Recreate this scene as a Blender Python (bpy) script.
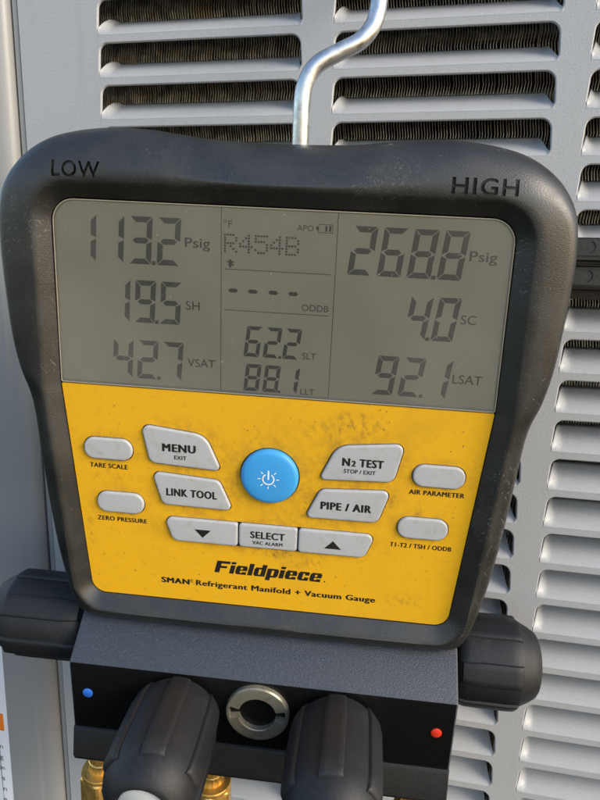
import bpy, bmesh, math, random
from mathutils import Matrix, Vector
random.seed(7)
for o in list(bpy.data.objects):
    bpy.data.objects.remove(o)
S = bpy.context.scene
COL = S.collection
MM = 0.001

# ------------------------------------------------------------------ camera
cam_d = bpy.data.cameras.new('camera')
cam = bpy.data.objects.new('camera', cam_d)
COL.objects.link(cam)
S.camera = cam
cam_d.sensor_fit = 'VERTICAL'
cam_d.sensor_height = 36.0
cam_d.lens = 36.0 * 680.0 / 800.0
cam_d.clip_start = 0.01
cam_d.clip_end = 500.0
S.render.resolution_x, S.render.resolution_y = 768, 1024
# world: X right along the louvred panel, Z up, Y into the panel (panel face is Y = 0)
cam.matrix_world = Matrix((
    (0.976575, -0.063493, 0.205595, 0.066818),
    (0.214511, 0.212260, -0.953378, -0.309848),
    (0.016893, 0.975148, 0.220908, 0.071795),
    (0, 0, 0, 1)))

# ------------------------------------------------------------------ light
SUN_DIR = Vector((0.87, -0.36, 0.50)).normalized()      # towards the sun
W = bpy.data.worlds.new('World')
S.world = W
W.use_nodes = True
nt = W.node_tree
nt.nodes.clear()
sky = nt.nodes.new('ShaderNodeTexSky')
sky.sky_type = 'NISHITA'
sky.sun_disc = False
sky.sun_elevation = math.asin(SUN_DIR.z)
sky.sun_rotation = math.atan2(SUN_DIR.x, SUN_DIR.y)
sky.air_density = 1.0
sky.dust_density = 1.0
bg = nt.nodes.new('ShaderNodeBackground')
bg.inputs['Strength'].default_value = 0.15
wo = nt.nodes.new('ShaderNodeOutputWorld')
nt.links.new(sky.outputs[0], bg.inputs[0])
nt.links.new(bg.outputs[0], wo.inputs[0])
sun_d = bpy.data.lights.new('sun', 'SUN')
sun_d.energy = 1.6
sun_d.angle = math.radians(26)
sun_d.color = (1.0, 0.88, 0.70)
sun = bpy.data.objects.new('sun', sun_d)
COL.objects.link(sun)
sun.rotation_euler = (-SUN_DIR).to_track_quat('-Z', 'Y').to_euler()
S.view_settings.view_transform = 'Standard'
S.view_settings.look = 'None'
S.view_settings.exposure = 1.0
S.view_settings.gamma = 1.0


# ------------------------------------------------------------------ materials
def lin(r, g, b):
    def f(c):
        c /= 255.0
        return c / 12.92 if c <= 0.04045 else ((c + 0.055) / 1.055) ** 2.4
    return (f(r), f(g), f(b), 1.0)


class Mat:
    def __init__(self, name, color=(0.5, 0.5, 0.5, 1), rough=0.5, metal=0.0, spec=0.5):
        self.m = bpy.data.materials.new(name)
        self.m.use_nodes = True
        self.t = self.m.node_tree
        self.b = self.t.nodes['Principled BSDF']
        self.b.inputs['Base Color'].default_value = color
        self.b.inputs['Roughness'].default_value = rough
        self.b.inputs['Metallic'].default_value = metal
        self.b.inputs['Specular IOR Level'].default_value = spec
        self.tc = self.t.nodes.new('ShaderNodeTexCoord')
        self.col = None
        self.bumped = None

    def n(self, kind, **kw):
        nd = self.t.nodes.new(kind)
        for k, v in kw.items():
            if k in nd.inputs:
                nd.inputs[k].default_value = v
            else:
                setattr(nd, k, v)
        return nd

    def l(self, a, b):
        self.t.links.new(a, b)

    def coords(self, scale=(1, 1, 1), rot=(0, 0, 0)):
        mp = self.n('ShaderNodeMapping')
        mp.vector_type = 'TEXTURE'
        mp.inputs['Scale'].default_value = [1.0 / k for k in scale]
        mp.inputs['Rotation'].default_value = rot
        self.l(self.tc.outputs['Object'], mp.inputs['Vector'])
        return mp.outputs[0]

    def noise(self, scale, detail=3, rough=0.55, vscale=(1, 1, 1), rot=(0, 0, 0)):
        nz = self.n('ShaderNodeTexNoise', Scale=scale, Detail=detail, Roughness=rough)
        self.l(self.coords(vscale, rot), nz.inputs['Vector'])
        return nz.outputs[0]

    def ramp(self, src, p0, p1, v0=0.0, v1=1.0):
        mr = self.n('ShaderNodeMapRange', interpolation_type='SMOOTHSTEP')
        mr.inputs['From Min'].default_value = p0
        mr.inputs['From Max'].default_value = p1
        mr.inputs['To Min'].default_value = v0
        mr.inputs['To Max'].default_value = v1
        self.l(src, mr.inputs['Value'])
        return mr.outputs[0]

    def math(self, op, a, b):
        m = self.n('ShaderNodeMath', operation=op)
        for i, v in enumerate((a, b)):
            if isinstance(v, (int, float)):
                m.inputs[i].default_value = v
            else:
                self.l(v, m.inputs[i])
        return m.outputs[0]

    def tint(self, fac, color):
        mx = self.n('ShaderNodeMix', data_type='RGBA')
        if self.col is None:
            mx.inputs[6].default_value = self.b.inputs['Base Color'].default_value
        else:
            self.l(self.col, mx.inputs[6])
        mx.inputs[7].default_value = color
        self.l(fac, mx.inputs[0])
        self.col = mx.outputs[2]
        self.l(self.col, self.b.inputs['Base Color'])
        return self

    def bump(self, h, strength=0.3, dist=0.0002):
        bp = self.n('ShaderNodeBump', Strength=strength, Distance=dist)
        self.l(h, bp.inputs['Height'])
        if self.bumped is not None:
            self.l(self.bumped, bp.inputs['Normal'])
        self.bumped = bp.outputs[0]
        self.l(self.bumped, self.b.inputs['Normal'])
        return self

    def rough(self, fac):
        self.l(fac, self.b.inputs['Roughness'])
        return self

    def blob(self, x, y, rx, ry):
        """a soft patch in the face plane (object coordinates, mm), for stains with a shape of their own"""
        mp = self.n('ShaderNodeMapping')
        mp.inputs['Location'].default_value = (-x / rx, -y / ry, 0)
        mp.inputs['Scale'].default_value = (1000 / rx, 1000 / ry, 0)
        self.l(self.tc.outputs['Object'], mp.inputs['Vector'])
        ln = self.n('ShaderNodeVectorMath', operation='LENGTH')
        self.l(mp.outputs[0], ln.inputs[0])
        return self.ramp(ln.outputs['Value'], 1.0, 0.25)


def scratches(M, seed_rot, scale, lo, hi, color):
    a = M.noise(scale, 2, 0.5, (1, 0.06, 0.5), (0.3, 0.2, seed_rot))
    k = M.noise(14, 2, 0.5)
    f = M.math('MULTIPLY', M.ramp(a, lo, hi), M.ramp(k, 0.52, 0.68))
    M.tint(f, color)


def dust(M, scale, lo, hi, color, amount=1.0):
    f = M.ramp(M.noise(scale, 1, 0.4), lo, hi, 0.0, amount)
    M.tint(f, color)


mPanel = Mat('painted_grey_steel', (0.352, 0.360, 0.370, 1), 0.42, 0, 0.45)
mPanel.tint(mPanel.ramp(mPanel.noise(900, 2, 0.6), 0.35, 0.7, 0, 0.35), (0.415, 0.422, 0.43, 1))
mPanel.tint(mPanel.ramp(mPanel.noise(25, 4, 0.6), 0.5, 0.8, 0, 0.25), (0.30, 0.30, 0.285, 1))
mPanel.tint(mPanel.ramp(mPanel.noise(130, 4, 0.65, (1, 0.12, 1)), 0.52, 0.8, 0, 0.3), (0.26, 0.255, 0.24, 1))
dust(mPanel, 1100, 0.74, 0.78, (0.22, 0.21, 0.19, 1), 0.6)
mPanel.bump(mPanel.noise(1300, 2, 0.5), 0.3, 0.0003)

mPost = Mat('painted_post', (0.255, 0.257, 0.255, 1), 0.35, 0, 0.5)
mPost.tint(mPost.ramp(mPost.noise(30, 4, 0.6), 0.45, 0.75, 0, 0.3), (0.245, 0.245, 0.225, 1))
mPost.bump(mPost.noise(1300, 2, 0.5), 0.2, 0.0003)

mSeam = Mat('dark_gap', (0.012, 0.012, 0.014, 1), 0.8)

mFin = Mat('aluminium_fin', (0.60, 0.57, 0.50, 1), 0.4, 0.35)
mFin.tint(mFin.ramp(mFin.noise(160, 3, 0.6), 0.35, 0.65), (0.27, 0.25, 0.215, 1))
mFin.tint(mFin.ramp(mFin.noise(60, 3, 0.6), 0.55, 0.75, 0, 0.8), (0.62, 0.50, 0.28, 1))  # golden gleams of warm light on the fins, put into their colour

mStrip = Mat('weathered_black_trim', (0.014, 0.012, 0.009, 1), 0.4)
mStrip.tint(mStrip.ramp(mStrip.noise(300, 3, 0.6), 0.45, 0.75, 0, 0.6), (0.036, 0.031, 0.023, 1))
mStrip.bump(mStrip.noise(700, 2), 0.3, 0.0003)

mFrame = Mat('charcoal_plastic', (0.0125, 0.0127, 0.0118, 1), 0.5, 0, 0.75)
mFrame.tint(mFrame.ramp(mFrame.noise(45, 4, 0.6), 0.45, 0.8, 0, 0.5), (0.034, 0.033, 0.024, 1))
scratches(mFrame, 0.6, 1900, 0.66, 0.72, (0.13, 0.125, 0.11, 1))
scratches(mFrame, -0.9, 2300, 0.64, 0.71, (0.13, 0.125, 0.11, 1))
dust(mFrame, 1500, 0.74, 0.78, (0.15, 0.145, 0.125, 1), 0.5)
mFrame.tint(mFrame.math('MULTIPLY', mFrame.ramp(mFrame.noise(800, 4, 0.75), 0.5, 0.7, 0, 0.35), mFrame.ramp(mFrame.noise(38, 2, 0.5), 0.5, 0.68)), (0.085, 0.083, 0.072, 1))
for (bx, by, rx, ry) in ((94.6, 14.0, 1.1, 3.2), (92.2, 8.0, .9, 1.4), (89.8, 4.6, 1.2, 1.0), (88.0, -56.5, 2.4, 1.2), (64.0, -98.5, 3.4, 1.2), (35.5, 89.6, 4.0, 1.4), (72, 89.5, 3, 1.2), (91, 49, 2, 5), (-91, 66, 1.6, 4), (90.2, -18.0, 2.2, .7)):
    f_ = mFrame.math('MULTIPLY', mFrame.blob(bx, by, rx, ry), mFrame.ramp(mFrame.noise(900, 3, 0.7), 0.54, 0.64, 0, 0.6))
    mFrame.tint(f_, (0.2, 0.195, 0.165, 1))
mFrame.bump(mFrame.noise(2400, 2, 0.5), 0.35, 0.0002)
mFrame.rough(mFrame.ramp(mFrame.noise(60, 3), 0.3, 0.7, 0.36, 0.54))

mBlack = Mat('black_recess', (0.008, 0.008, 0.008, 1), 0.7)

mBlock = Mat('textured_coat_sky_tint', (0.016, 0.021, 0.030, 1), 0.5, 0, 1.0)  # grainy coat; the sky's blue sheen on the bevel is mixed into its colour
mBlock.tint(mBlock.ramp(mBlock.noise(1500, 2, 0.6), 0.5, 0.75, 0, 0.6), (0.055, 0.067, 0.088, 1))
dust(mBlock, 1700, 0.76, 0.80, (0.2, 0.19, 0.17, 1), 0.7)
mBlock.bump(mBlock.noise(1900, 2, 0.6), 0.5, 0.0003)

mLip = Mat('textured_black_lip', (0.010, 0.010, 0.0105, 1), 0.5, 0, 0.5)
mLip.tint(mLip.ramp(mLip.noise(1500, 2, 0.6), 0.5, 0.75, 0, 0.6), (0.03, 0.03, 0.03, 1))
mLip.bump(mLip.noise(1900, 2, 0.6), 0.4, 0.0003)

mFront = Mat('smooth_black_front', (0.0045, 0.0045, 0.0045, 1), 0.33, 0, 0.4)
dust(mFront, 1700, 0.77, 0.81, (0.16, 0.15, 0.13, 1), 0.6)
mFront.bump(mFront.noise(1500, 2), 0.08, 0.0002)

mKnob = Mat('black_rubber_knob', (0.008, 0.0088, 0.0108, 1), 0.58, 0, 0.42)
mKnob.tint(mKnob.ramp(mKnob.noise(70, 4, 0.65), 0.48, 0.75, 0, 0.6), (0.022, 0.022, 0.021, 1))
scratches(mKnob, 0.5, 1400, 0.62, 0.72, (0.09, 0.09, 0.085, 1))
mKnob.tint(mKnob.math('MULTIPLY', mKnob.ramp(mKnob.noise(700, 4, 0.7), 0.5, 0.72, 0, 0.4), mKnob.ramp(mKnob.noise(55, 2, 0.5), 0.5, 0.7)), (0.055, 0.055, 0.052, 1))
dust(mKnob, 1700, 0.77, 0.81, (0.12, 0.12, 0.11, 1), 0.5)
mKnob.bump(mKnob.noise(1600, 2), 0.3, 0.0002)

mYellow = Mat('yellow_overlay', (0.69, 0.37, 0.012, 1), 0.45, 0, 0.3)
mYellow.tint(mYellow.ramp(mYellow.noise(28, 4, 0.65), 0.48, 0.8, 0, 0.5), (0.50, 0.27, 0.02, 1))
mYellow.tint(mYellow.ramp(mYellow.noise(260, 5, 0.75), 0.52, 0.8, 0, 0.55), (0.42, 0.23, 0.025, 1))
for (bx, by, rx, ry, am) in ((32, -7, 16, 7, .55), (0, -30, 19, 17, .5), (24, -12, 22, 8, .35), (57, -40, 2.2, 5, .55), (47, -36, 3, 6, .45),
                             (4, -64.5, 8, 2.2, .9), (12, -67, 14, 5, .4), (-62, -37, 12, 5, .3), (10, -47, 14, 4, .35), (-72, -60, 4, 14, .3), (55, -80, 12, 5, .35)):
    f = mYellow.math('MULTIPLY', mYellow.blob(bx, by, rx, ry), mYellow.ramp(mYellow.noise(420, 5, 0.75, (1, 0.55, 1), (0, 0, 0.5)), 0.44, 0.66, 0, am * 1.1))
    mYellow.tint(f, (0.16, 0.10, 0.03, 1))
for (bx, by, rx, ry) in ((-34, -22, 19, 11), (34, -22, 19, 11), (-30, -40, 19, 10), (30, -40, 19, 10), (0, -57, 46, 8.5), (-63.3, -24.7, 12, 7), (63.3, -25.2, 12, 7), (-59.4, -47.5, 12, 7), (59.4, -47.3, 12, 7), (0, -30.6, 15.5, 15.5)):
    f = mYellow.math('MULTIPLY', mYellow.blob(bx, by, rx * 1.35, ry * 1.4), mYellow.ramp(mYellow.noise(230, 5, 0.72), 0.36, 0.66, 0.05, 0.75))
    mYellow.tint(f, (0.30, 0.16, 0.025, 1))
dust(mYellow, 1500, 0.72, 0.78, (0.16, 0.10, 0.03, 1), 0.55)
mYellow.tint(mYellow.math('MULTIPLY', mYellow.ramp(mYellow.noise(520, 2, 0.5), 0.68, 0.74, 0, 0.8), mYellow.ramp(mYellow.noise(40, 2, 0.5), 0.5, 0.62)), (0.09, 0.065, 0.03, 1))
scratches(mYellow, 0.7, 1500, 0.66, 0.72, (0.36, 0.2, 0.03, 1))
mYellow.bump(mYellow.noise(1500, 2), 0.12, 0.0002)

mButton = Mat('light_grey_button', (0.40, 0.41, 0.42, 1), 0.45, 0, 0.4)
mButton.tint(mButton.ramp(mButton.noise(240, 5, 0.7), 0.5, 0.72, 0, 0.55), (0.30, 0.29, 0.26, 1))
mButton.tint(mButton.ramp(mButton.noise(90, 4, 0.65), 0.5, 0.8, 0, 0.5), (0.34, 0.34, 0.33, 1))
dust(mButton, 1300, 0.75, 0.79, (0.16, 0.15, 0.13, 1), 0.6)
mButton.bump(mButton.noise(2000, 2), 0.1, 0.0002)

mBlue = Mat('blue_button', (0.045, 0.31, 0.68, 1), 0.42, 0, 0.4)
mBlue.tint(mBlue.ramp(mBlue.noise(110, 3, 0.6), 0.45, 0.75, 0, 0.5), (0.06, 0.27, 0.56, 1))
mBlue.bump(mBlue.noise(1800, 2), 0.12, 0.0002)

mInk = Mat('black_print', (0.012, 0.010, 0.008, 1), 0.5)
mWhite = Mat('white_print', (0.8, 0.83, 0.85, 1), 0.5)
mLcd = Mat('lcd_reflector', (0.46, 0.42, 0.305, 1), 0.55, 0, 0.3)
mLcd.tint(mLcd.ramp(mLcd.noise(26, 2, 0.5), 0.35, 0.7, 0, 0.5), (0.40, 0.385, 0.285, 1))
mLcd.tint(mLcd.ramp(mLcd.noise(17, 2, 0.5, (1, 1, 1), (0, 0, 1.1)), 0.48, 0.7, 0, 0.6), (0.42, 0.34, 0.26, 1))  # brownish reflections of the surroundings, painted into the screen colour
mSeg = Mat('lcd_segment', (0.030, 0.031, 0.028, 1), 0.5)
mSegB = Mat('lcd_segment_faint', (0.056, 0.056, 0.048, 1), 0.5)
mEdge = Mat('lens_edge', (0.34, 0.30, 0.22, 1), 0.3)
mBevel = Mat('lens_bevel', (0.24, 0.215, 0.17, 1), 0.35)
mSteel = Mat('bright_steel', (0.66, 0.66, 0.65, 1), 0.24, 1.0)
mSteel.rough(mSteel.ramp(mSteel.noise(260, 3), 0.3, 0.7, 0.3, 0.48))
mSteel.tint(mSteel.ramp(mSteel.noise(300, 4, 0.7), 0.5, 0.75, 0, 0.7), (0.36, 0.35, 0.33, 1))
mSteel.bump(mSteel.noise(420, 3, 0.6), 0.12, 0.0003)
mRing = Mat('dull_steel_ring', (0.29, 0.265, 0.20, 1), 0.4, 0.55)
mRing.bump(mRing.noise(900, 3), 0.15, 0.0002)
mBrass = Mat('brass', (0.90, 0.56, 0.16, 1), 0.26, 0.85)
mBrass.rough(mBrass.ramp(mBrass.noise(300, 3), 0.3, 0.7, 0.28, 0.48))
mCap = Mat('grey_knob_cap', (0.38, 0.40, 0.40, 1), 0.5)
mRed = Mat('red_dot', (0.62, 0.035, 0.012, 1), 0.45)
mDotB = Mat('blue_dot', (0.03, 0.16, 0.62, 1), 0.45)
mPaper = Mat('white_sticker', (0.72, 0.74, 0.76, 1), 0.45)
mOrange = Mat('orange_print', (0.80, 0.19, 0.015, 1), 0.45)
mGlassDark = Mat('dark_port_core', (0.10, 0.085, 0.06, 1), 0.3, 0.8)
mRing.tint(mRing.ramp(mRing.noise(350, 4, 0.7), 0.5, 0.72, 0, 0.7), (0.12, 0.105, 0.07, 1))

# clear screen lens: see-through sheet with a gloss and a thin film of smears, scratches and painted reflection haze
mLens = Mat('clear_lens')
mLens.t.nodes.remove(mLens.b)
out = mLens.t.nodes['Material Output']
tr = mLens.n('ShaderNodeBsdfTransparent')
gl = mLens.n('ShaderNodeBsdfGlossy', Roughness=0.12)
df = mLens.n('ShaderNodeBsdfDiffuse')
df.inputs['Color'].default_value = (0.66, 0.62, 0.54, 1)
fr = mLens.n('ShaderNodeFresnel', IOR=1.5)
m1 = mLens.n('ShaderNodeMixShader')
m2 = mLens.n('ShaderNodeMixShader')
streak = mLens.ramp(mLens.noise(420, 3, 0.6, (1, 0.05, 1), (0, 0, -0.85)), 0.5, 0.8, 0.0, 0.05)
smear_reflection = mLens.ramp(mLens.noise(14, 2, 0.5, (1, 0.5, 1), (0, 0, 0.6)), 0.35, 0.75, 0.02, 0.12)  # finger smears plus cloudy glass reflections, both painted as diffuse haze
patch = mLens.math('MULTIPLY', streak, mLens.ramp(mLens.noise(22, 2, 0.5), 0.4, 0.65))
speck = mLens.ramp(mLens.noise(1700, 1, 0.4), 0.76, 0.80, 0.0, 0.5)
film = mLens.math('ADD', mLens.math('ADD', patch, smear_reflection), speck)
mLens.l(mLens.math('ADD', film, 0.02), m1.inputs[0])
mLens.l(tr.outputs[0], m1.inputs[1])
mLens.l(df.outputs[0], m1.inputs[2])
mLens.l(fr.outputs[0], m2.inputs[0])
mLens.l(m1.outputs[0], m2.inputs[1])
mLens.l(gl.outputs[0], m2.inputs[2])
mLens.l(mLens.ramp(mLens.noise(60, 4, 0.6), 0.35, 0.7, 0.06, 0.25), gl.inputs['Roughness'])
mLens.l(m2.outputs[0], out.inputs['Surface'])


# ------------------------------------------------------------------ helpers
def link(name, me, mat, parent=None, smooth=35):
    if mat is not None and not me.materials:
        me.materials.append(mat.m)
    if smooth:
        me.shade_smooth()
        me.set_sharp_from_angle(angle=math.radians(smooth))
    o = bpy.data.objects.new(name, me)
    COL.objects.link(o)
    if parent is not None:
        o.parent = parent
    return o


def mesh(name, v, f, mm=True):
    me = bpy.data.meshes.new(name)
    k = MM if mm else 1
    me.from_pydata([(a * k, b * k, c * k) for a, b, c in v], [], f)
    me.update()
    return me


def loft(rings, cap0=False, cap1=False, closed=True):
    n = len(rings[0])
    v = [p for r in rings for p in r]
    f = []
    for i in range(len(rings) - 1):
        for j in range(n if closed else n - 1):
            a = i * n + j
            b = i * n + (j + 1) % n
            f.append((a, b, b + n, a + n))
    if cap0:
        f.append(tuple(reversed(range(n))))
    if cap1:
        f.append(tuple(range((len(rings) - 1) * n, len(rings) * n)))
    return v, f


def rpoly(corners, seg=6):
    """closed outline from (x, y, radius) corners, counter-clockwise or clockwise as given"""
    out = []
    n = len(corners)
    for i, (x, y, r) in enumerate(corners):
        p = Vector((x, y))
        a = (Vector(corners[i - 1][:2]) - p).normalized()
        b = (Vector(corners[(i + 1) % n][:2]) - p).normalized()
        ang = a.angle(b)
        if r <= 0.01:
            out.append((x, y))
            continue
        d = r / math.tan(ang / 2)
        c = p + (a + b).normalized() * (r / math.sin(ang / 2))
        s, e = p + a * d - c, p + b * d - c
        a0 = math.atan2(s.y, s.x)
        da = math.atan2(e.y, e.x) - a0
        da = (da + math.pi) % (2 * math.pi) - math.pi
        for k in range(seg + 1):
            t = a0 + da * k / seg
            out.append((c.x + r * math.cos(t), c.y + r * math.sin(t)))
    return out


def area(pts):
    return sum(pts[i - 1][0] * pts[i][1] - pts[i][0] * pts[i - 1][1] for i in range(len(pts))) / 2


def ccw(pts):
    return pts if area(pts) > 0 else list(reversed(pts))


def offset(pts, d):
    """grow (d > 0) a ccw outline"""
    n = len(pts)
    out = []
    for i in range(n):
        p0, p1, p2 = Vector(pts[i - 1]), Vector(pts[i]), Vector(pts[(i + 1) % n])
        e1, e2 = (p1 - p0).normalized(), (p2 - p1).normalized()
        n1, n2 = Vector((e1.y, -e1.x)), Vector((e2.y, -e2.x))
        m = n1 + n2
        k = 2.0 / max(m.length_squared, 0.5)
        q = p1 + m * (d * k)
        out.append((q.x, q.y))
    return out


def plate_with_holes(name, outer, holes, z, thick, rim=0.0):
    """flat sheet in the xy plane (mm) with holes and real thickness below z"""
    bm = bmesh.new()
    es = []
    inner_holes = holes
    if rim:
        holes = [offset(h, rim) for h in holes]
    for loop in [outer] + holes:
        vs = [bm.verts.new((x * MM, y * MM, z * MM)) for x, y in loop]
        es += [bm.edges.new((vs[i - 1], vs[i])) for i in range(len(vs))]
    bmesh.ops.triangle_fill(bm, use_beauty=True, use_dissolve=False, edges=es, normal=(0, 0, 1))
    bm.normal_update()
    for fc in bm.faces:
        if fc.normal.z < 0:
            fc.normal_flip()
    if rim:      # rolled edges dipping into each opening
        for h in inner_holes:
            rr = [[(x, y, z) for x, y in offset(h, rim)], [(x, y, z - 0.30 * rim) for x, y in offset(h, rim * 0.5)], [(x, y, z - 0.75 * rim) for x, y in offset(h, rim * 0.15)], [(x, y, z - 1.3 * rim) for x, y in h], [(x, y, z - thick) for x, y in h]]
            vv, fq = loft(rr)
            bv_ = [bm.verts.new((a * MM, b * MM, c * MM)) for a, b, c in vv]
            for q in fq:
                bm.faces.new([bv_[i] for i in reversed(q)])
        bmesh.ops.remove_doubles(bm, verts=bm.verts[:], dist=1e-7)
        bmesh.ops.recalc_face_normals(bm, faces=bm.faces[:])
        me = bpy.data.meshes.new(name)
        bm.to_mesh(me)
        bm.free()
        return me
    r = bmesh.ops.extrude_face_region(bm, geom=bm.faces[:])
    top = [g for g in r['geom'] if isinstance(g, bmesh.types.BMVert)]
    bmesh.ops.translate(bm, verts=top, vec=(0, 0, -thick * MM))
    bmesh.ops.recalc_face_normals(bm, faces=bm.faces[:])
    me = bpy.data.meshes.new(name)
    bm.to_mesh(me)
    bm.free()
    return me


def revolve(profile, seg=48, axis='z'):
    rings = []
    for r, h in profile:
        ring = []
        for k in range(seg):
            a = 2 * math.pi * k / seg
            ring.append((r * math.cos(a), r * math.sin(a), h))
        rings.append(ring)
    return loft(rings, True, True)


def tube(path, r, seg=16):
    pts = [Vector(p) for p in path]
    rings = []
    up = Vector((0, 0, 1))
    prev = None
    for i, p in enumerate(pts):
        t = (pts[min(i + 1, len(pts) - 1)] - pts[max(i - 1, 0)]).normalized()
        if prev is None:
            nrm = t.cross(Vector((0.3, 0.1, 1))).normalized()
        else:
            nrm = (prev - t * prev.dot(t)).normalized()
        prev = nrm
        bi = t.cross(nrm)
        rings.append([tuple(p + (nrm * math.cos(2 * math.pi * k / seg) + bi * math.sin(2 * math.pi * k / seg)) * r) for k in range(seg)])
    return loft(rings, True, True)


def spline(pts, n=10):
    P = [Vector(p) for p in pts]
    P = [P[0] * 2 - P[1]] + P + [P[-1] * 2 - P[-2]]
    out = []
    for i in range(1, len(P) - 2):
        for k in range(n):
            t = k / n
            a, b, c, d = P[i - 1], P[i], P[i + 1], P[i + 2]
            out.append(0.5 * ((2 * b) + (c - a) * t + (2 * a - 5 * b + 4 * c - d) * t * t + (3 * b - a - 3 * c + d) * t ** 3))
    out.append(P[-2])
    return out


def text_mesh(s, bold=0.0, shear=0.0, depth=0.0, spacing=1.0):
    cu = bpy.data.curves.new('t', 'FONT')
    cu.body = s
    cu.offset = bold
    cu.shear = shear
    cu.extrude = depth
    cu.space_character = spacing
    cu.resolution_u = 4
    o = bpy.data.objects.new('t', cu)
    COL.objects.link(o)
    dg = bpy.context.evaluated_depsgraph_get()
    me = bpy.data.meshes.new_from_object(o.evaluated_get(dg))
    bpy.data.objects.remove(o)
    bpy.data.curves.remove(cu)
    return me


def text(name, s, x0, x1, y, cap, z, mat, parent, bold=0.012, shear=0.0, ref=None, spacing=1.0):
    """print s so that it runs from x0 to x1 on baseline y with the given cap height (mm); bold letters are overprinted"""
    base = text_mesh(s, 0, shear, 0, spacing + 2.2 * bold)
    if bold > 0:
        bm = bmesh.new()
        steps = [(-1, 0), (-.5, .25), (0, 0), (.5, -.25), (1, 0), (0, .3), (0, -.3)]
        for i, (dx, dy) in enumerate(steps):
            me = base.copy()
            for q in me.vertices:
                q.co += Vector((dx * bold, dy * bold, i * 0.004))
            bm.from_mesh(me)
            bpy.data.meshes.remove(me)
        me = bpy.data.meshes.new('t')
        bm.to_mesh(me)
        bm.free()
    else:
        me = base
    xs = [v.co.x for v in me.vertices]
    me_ref = text_mesh('H', 0, 0)
    ch = max(v.co.y for v in me_ref.vertices) + 0.45 * bold
    bpy.data.meshes.remove(me_ref)
    kx = (x1 - x0) / (max(xs) - min(xs))
    ky = cap / ch
    lo = min(xs)
    for v in me.vertices:
        v.co = Vector(((x0 + (v.co.x - lo) * kx) * MM, (y + v.co.y * ky) * MM, (z + v.co.z) * MM))
    me.update()
    return link(name, me, mat, parent, smooth=0)


# ================================================================== OUTDOOR UNIT (setting behind the gauge)
unit = bpy.data.objects.new('outdoor_air_conditioner', None)
COL.objects.link(unit)
unit['label'] = 'grey painted outdoor air conditioner unit with rows of pressed louvres, behind the gauge'
unit['category'] = 'air conditioner'

PITCH = 17.97
ROW0 = 164.1
COLS = ((-97.0, -2.0), (11.8, 103.3), (115.4, 208.0))
SLOT_H = 13.9
rows = [ROW0 - PITCH * k for k in range(-6, 32)]
STRIP = (52.0, 77.5)


def slot_outline(x0, x1, y):
    return ccw(rpoly([(x0, y, 0.9), (x1, y, 2.5), (x1 - 0.8, y + SLOT_H, 4.2), (x0 + 1.0, y + SLOT_H, 3.6)], 6))


holes = []
slots = []
for (x0, x1) in COLS:
    for y in rows:
        slots.append((x0, x1, y))
        holes.append(slot_outline(x0, x1, y))
panel_me = plate_with_holes('panel', ccw([(-136.6, -430), (221, -430), (221, 305), (-136.6, 305)]), holes, 0, 1.2, rim=0.55)
panel = link('louvred_panel', panel_me, mPanel, unit, smooth=25)
if panel_me.polygons[0].normal.z < 0:
    panel_me.flip_normals()
# panel meshes are drawn in (x, y up, z out): stand them up in the world
STAND = Matrix(((1, 0, 0, 0), (0, 0, -1, 0), (0, 1, 0, 0), (0, 0, 0, 1)))
panel.matrix_local = STAND

# one pressed louvre: attached along its lower edge, its upper edge pushed into the cabinet
LV_D, LV_H, LW = 15.6, 9.0, 93.0
nu, ntv = 56, 14


def sm(t):
    t = max(0.0, min(1.0, t))
    return t * t * (3 - 2 * t)


us = []
for i in range(nu + 1):
    t = i / nu
    us.append(LW * (0.5 - 0.5 * math.cos(math.pi * t)) * 0.9 + LW * t * 0.1)
rings = []
for u in us:
    a = sm(min(u / 5.0, 1)) * sm(min((LW - u) / 5.0, 1))
    ah = sm(min((u + 0.7) / 4.0, 1)) * sm(min((LW - u) / 4.2, 1))
    hh = 1.2 + (LV_H - 1.2) * ah
    dd = LV_D * a
    ring = []
    for k in range(ntv + 1):
        t = (k / ntv) ** 1.6
        ring.append((u, (hh + 0.6) * t - 0.6, -dd * t ** 1.45 + 0.03))
    rings.append(ring)
lv, lf = loft(rings, closed=False)
louvre_me = mesh('louvre', lv, [tuple(reversed(q)) for q in lf])
sol = None
first = None
for (x0, x1, y) in slots:
    if y < -265:
        pass
    if first is None:
        o = link('louvre', louvre_me, mPanel, panel, smooth=60)
        first = o
    else:
        o = first.copy()
        COL.objects.link(o)
        o.parent = panel
    o.location = (x0 * MM, y * MM, 0)
    o.scale = ((x1 - x0) / LW, 1, 1)
    md = o.modifiers.get('thickness') or o.modifiers.new('thickness', 'SOLIDIFY')
    md.thickness = 0.8 * MM
    md.offset = -1

# coil behind the louvres: thin corrugated fins, too fine to pick apart
coil = link('condenser_coil', mesh('coil_back', [(-140, -430, -34), (225, -430, -34), (225, 305, -34), (-140, 305, -34)], [(0, 1, 2, 3)]), mSeam, unit, smooth=0)
coil.matrix_local = STAND
fv, ff = [], []
x = -112.0
while x < 222:
    ph = random.uniform(-0.12, 0.12) if random.random() > 0.05 else random.uniform(-0.45, 0.45)
    lean = random.uniform(-0.25, 0.25)
    y = -425.0
    k = 0
    base = len(fv)
    cnt = 0
    while y < 300:
        xx = x + (0.36 if k % 2 else -0.36) + ph * math.sin(y * 0.05 + lean * 9) + random.uniform(-.05, .05)
        zf = -18.6 + random.uniform(-.25, .15)
        fv += [(xx - 0.13, y, -30.0), (xx - 0.13, y, zf), (xx + 0.13, y, zf), (xx + 0.13, y, -30.0)]
        cnt += 1
        y += 5.2
        k += 1
    for i in range(cnt - 1):
        b = base + i * 4
        for j in range(3):
            ff.append((b + j, b + j + 1, b + j + 5, b + j + 4))
    x += 1.22 + random.uniform(-0.10, 0.10) + (random.uniform(0.2, 0.5) if random.random() < 0.04 else 0)
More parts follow.
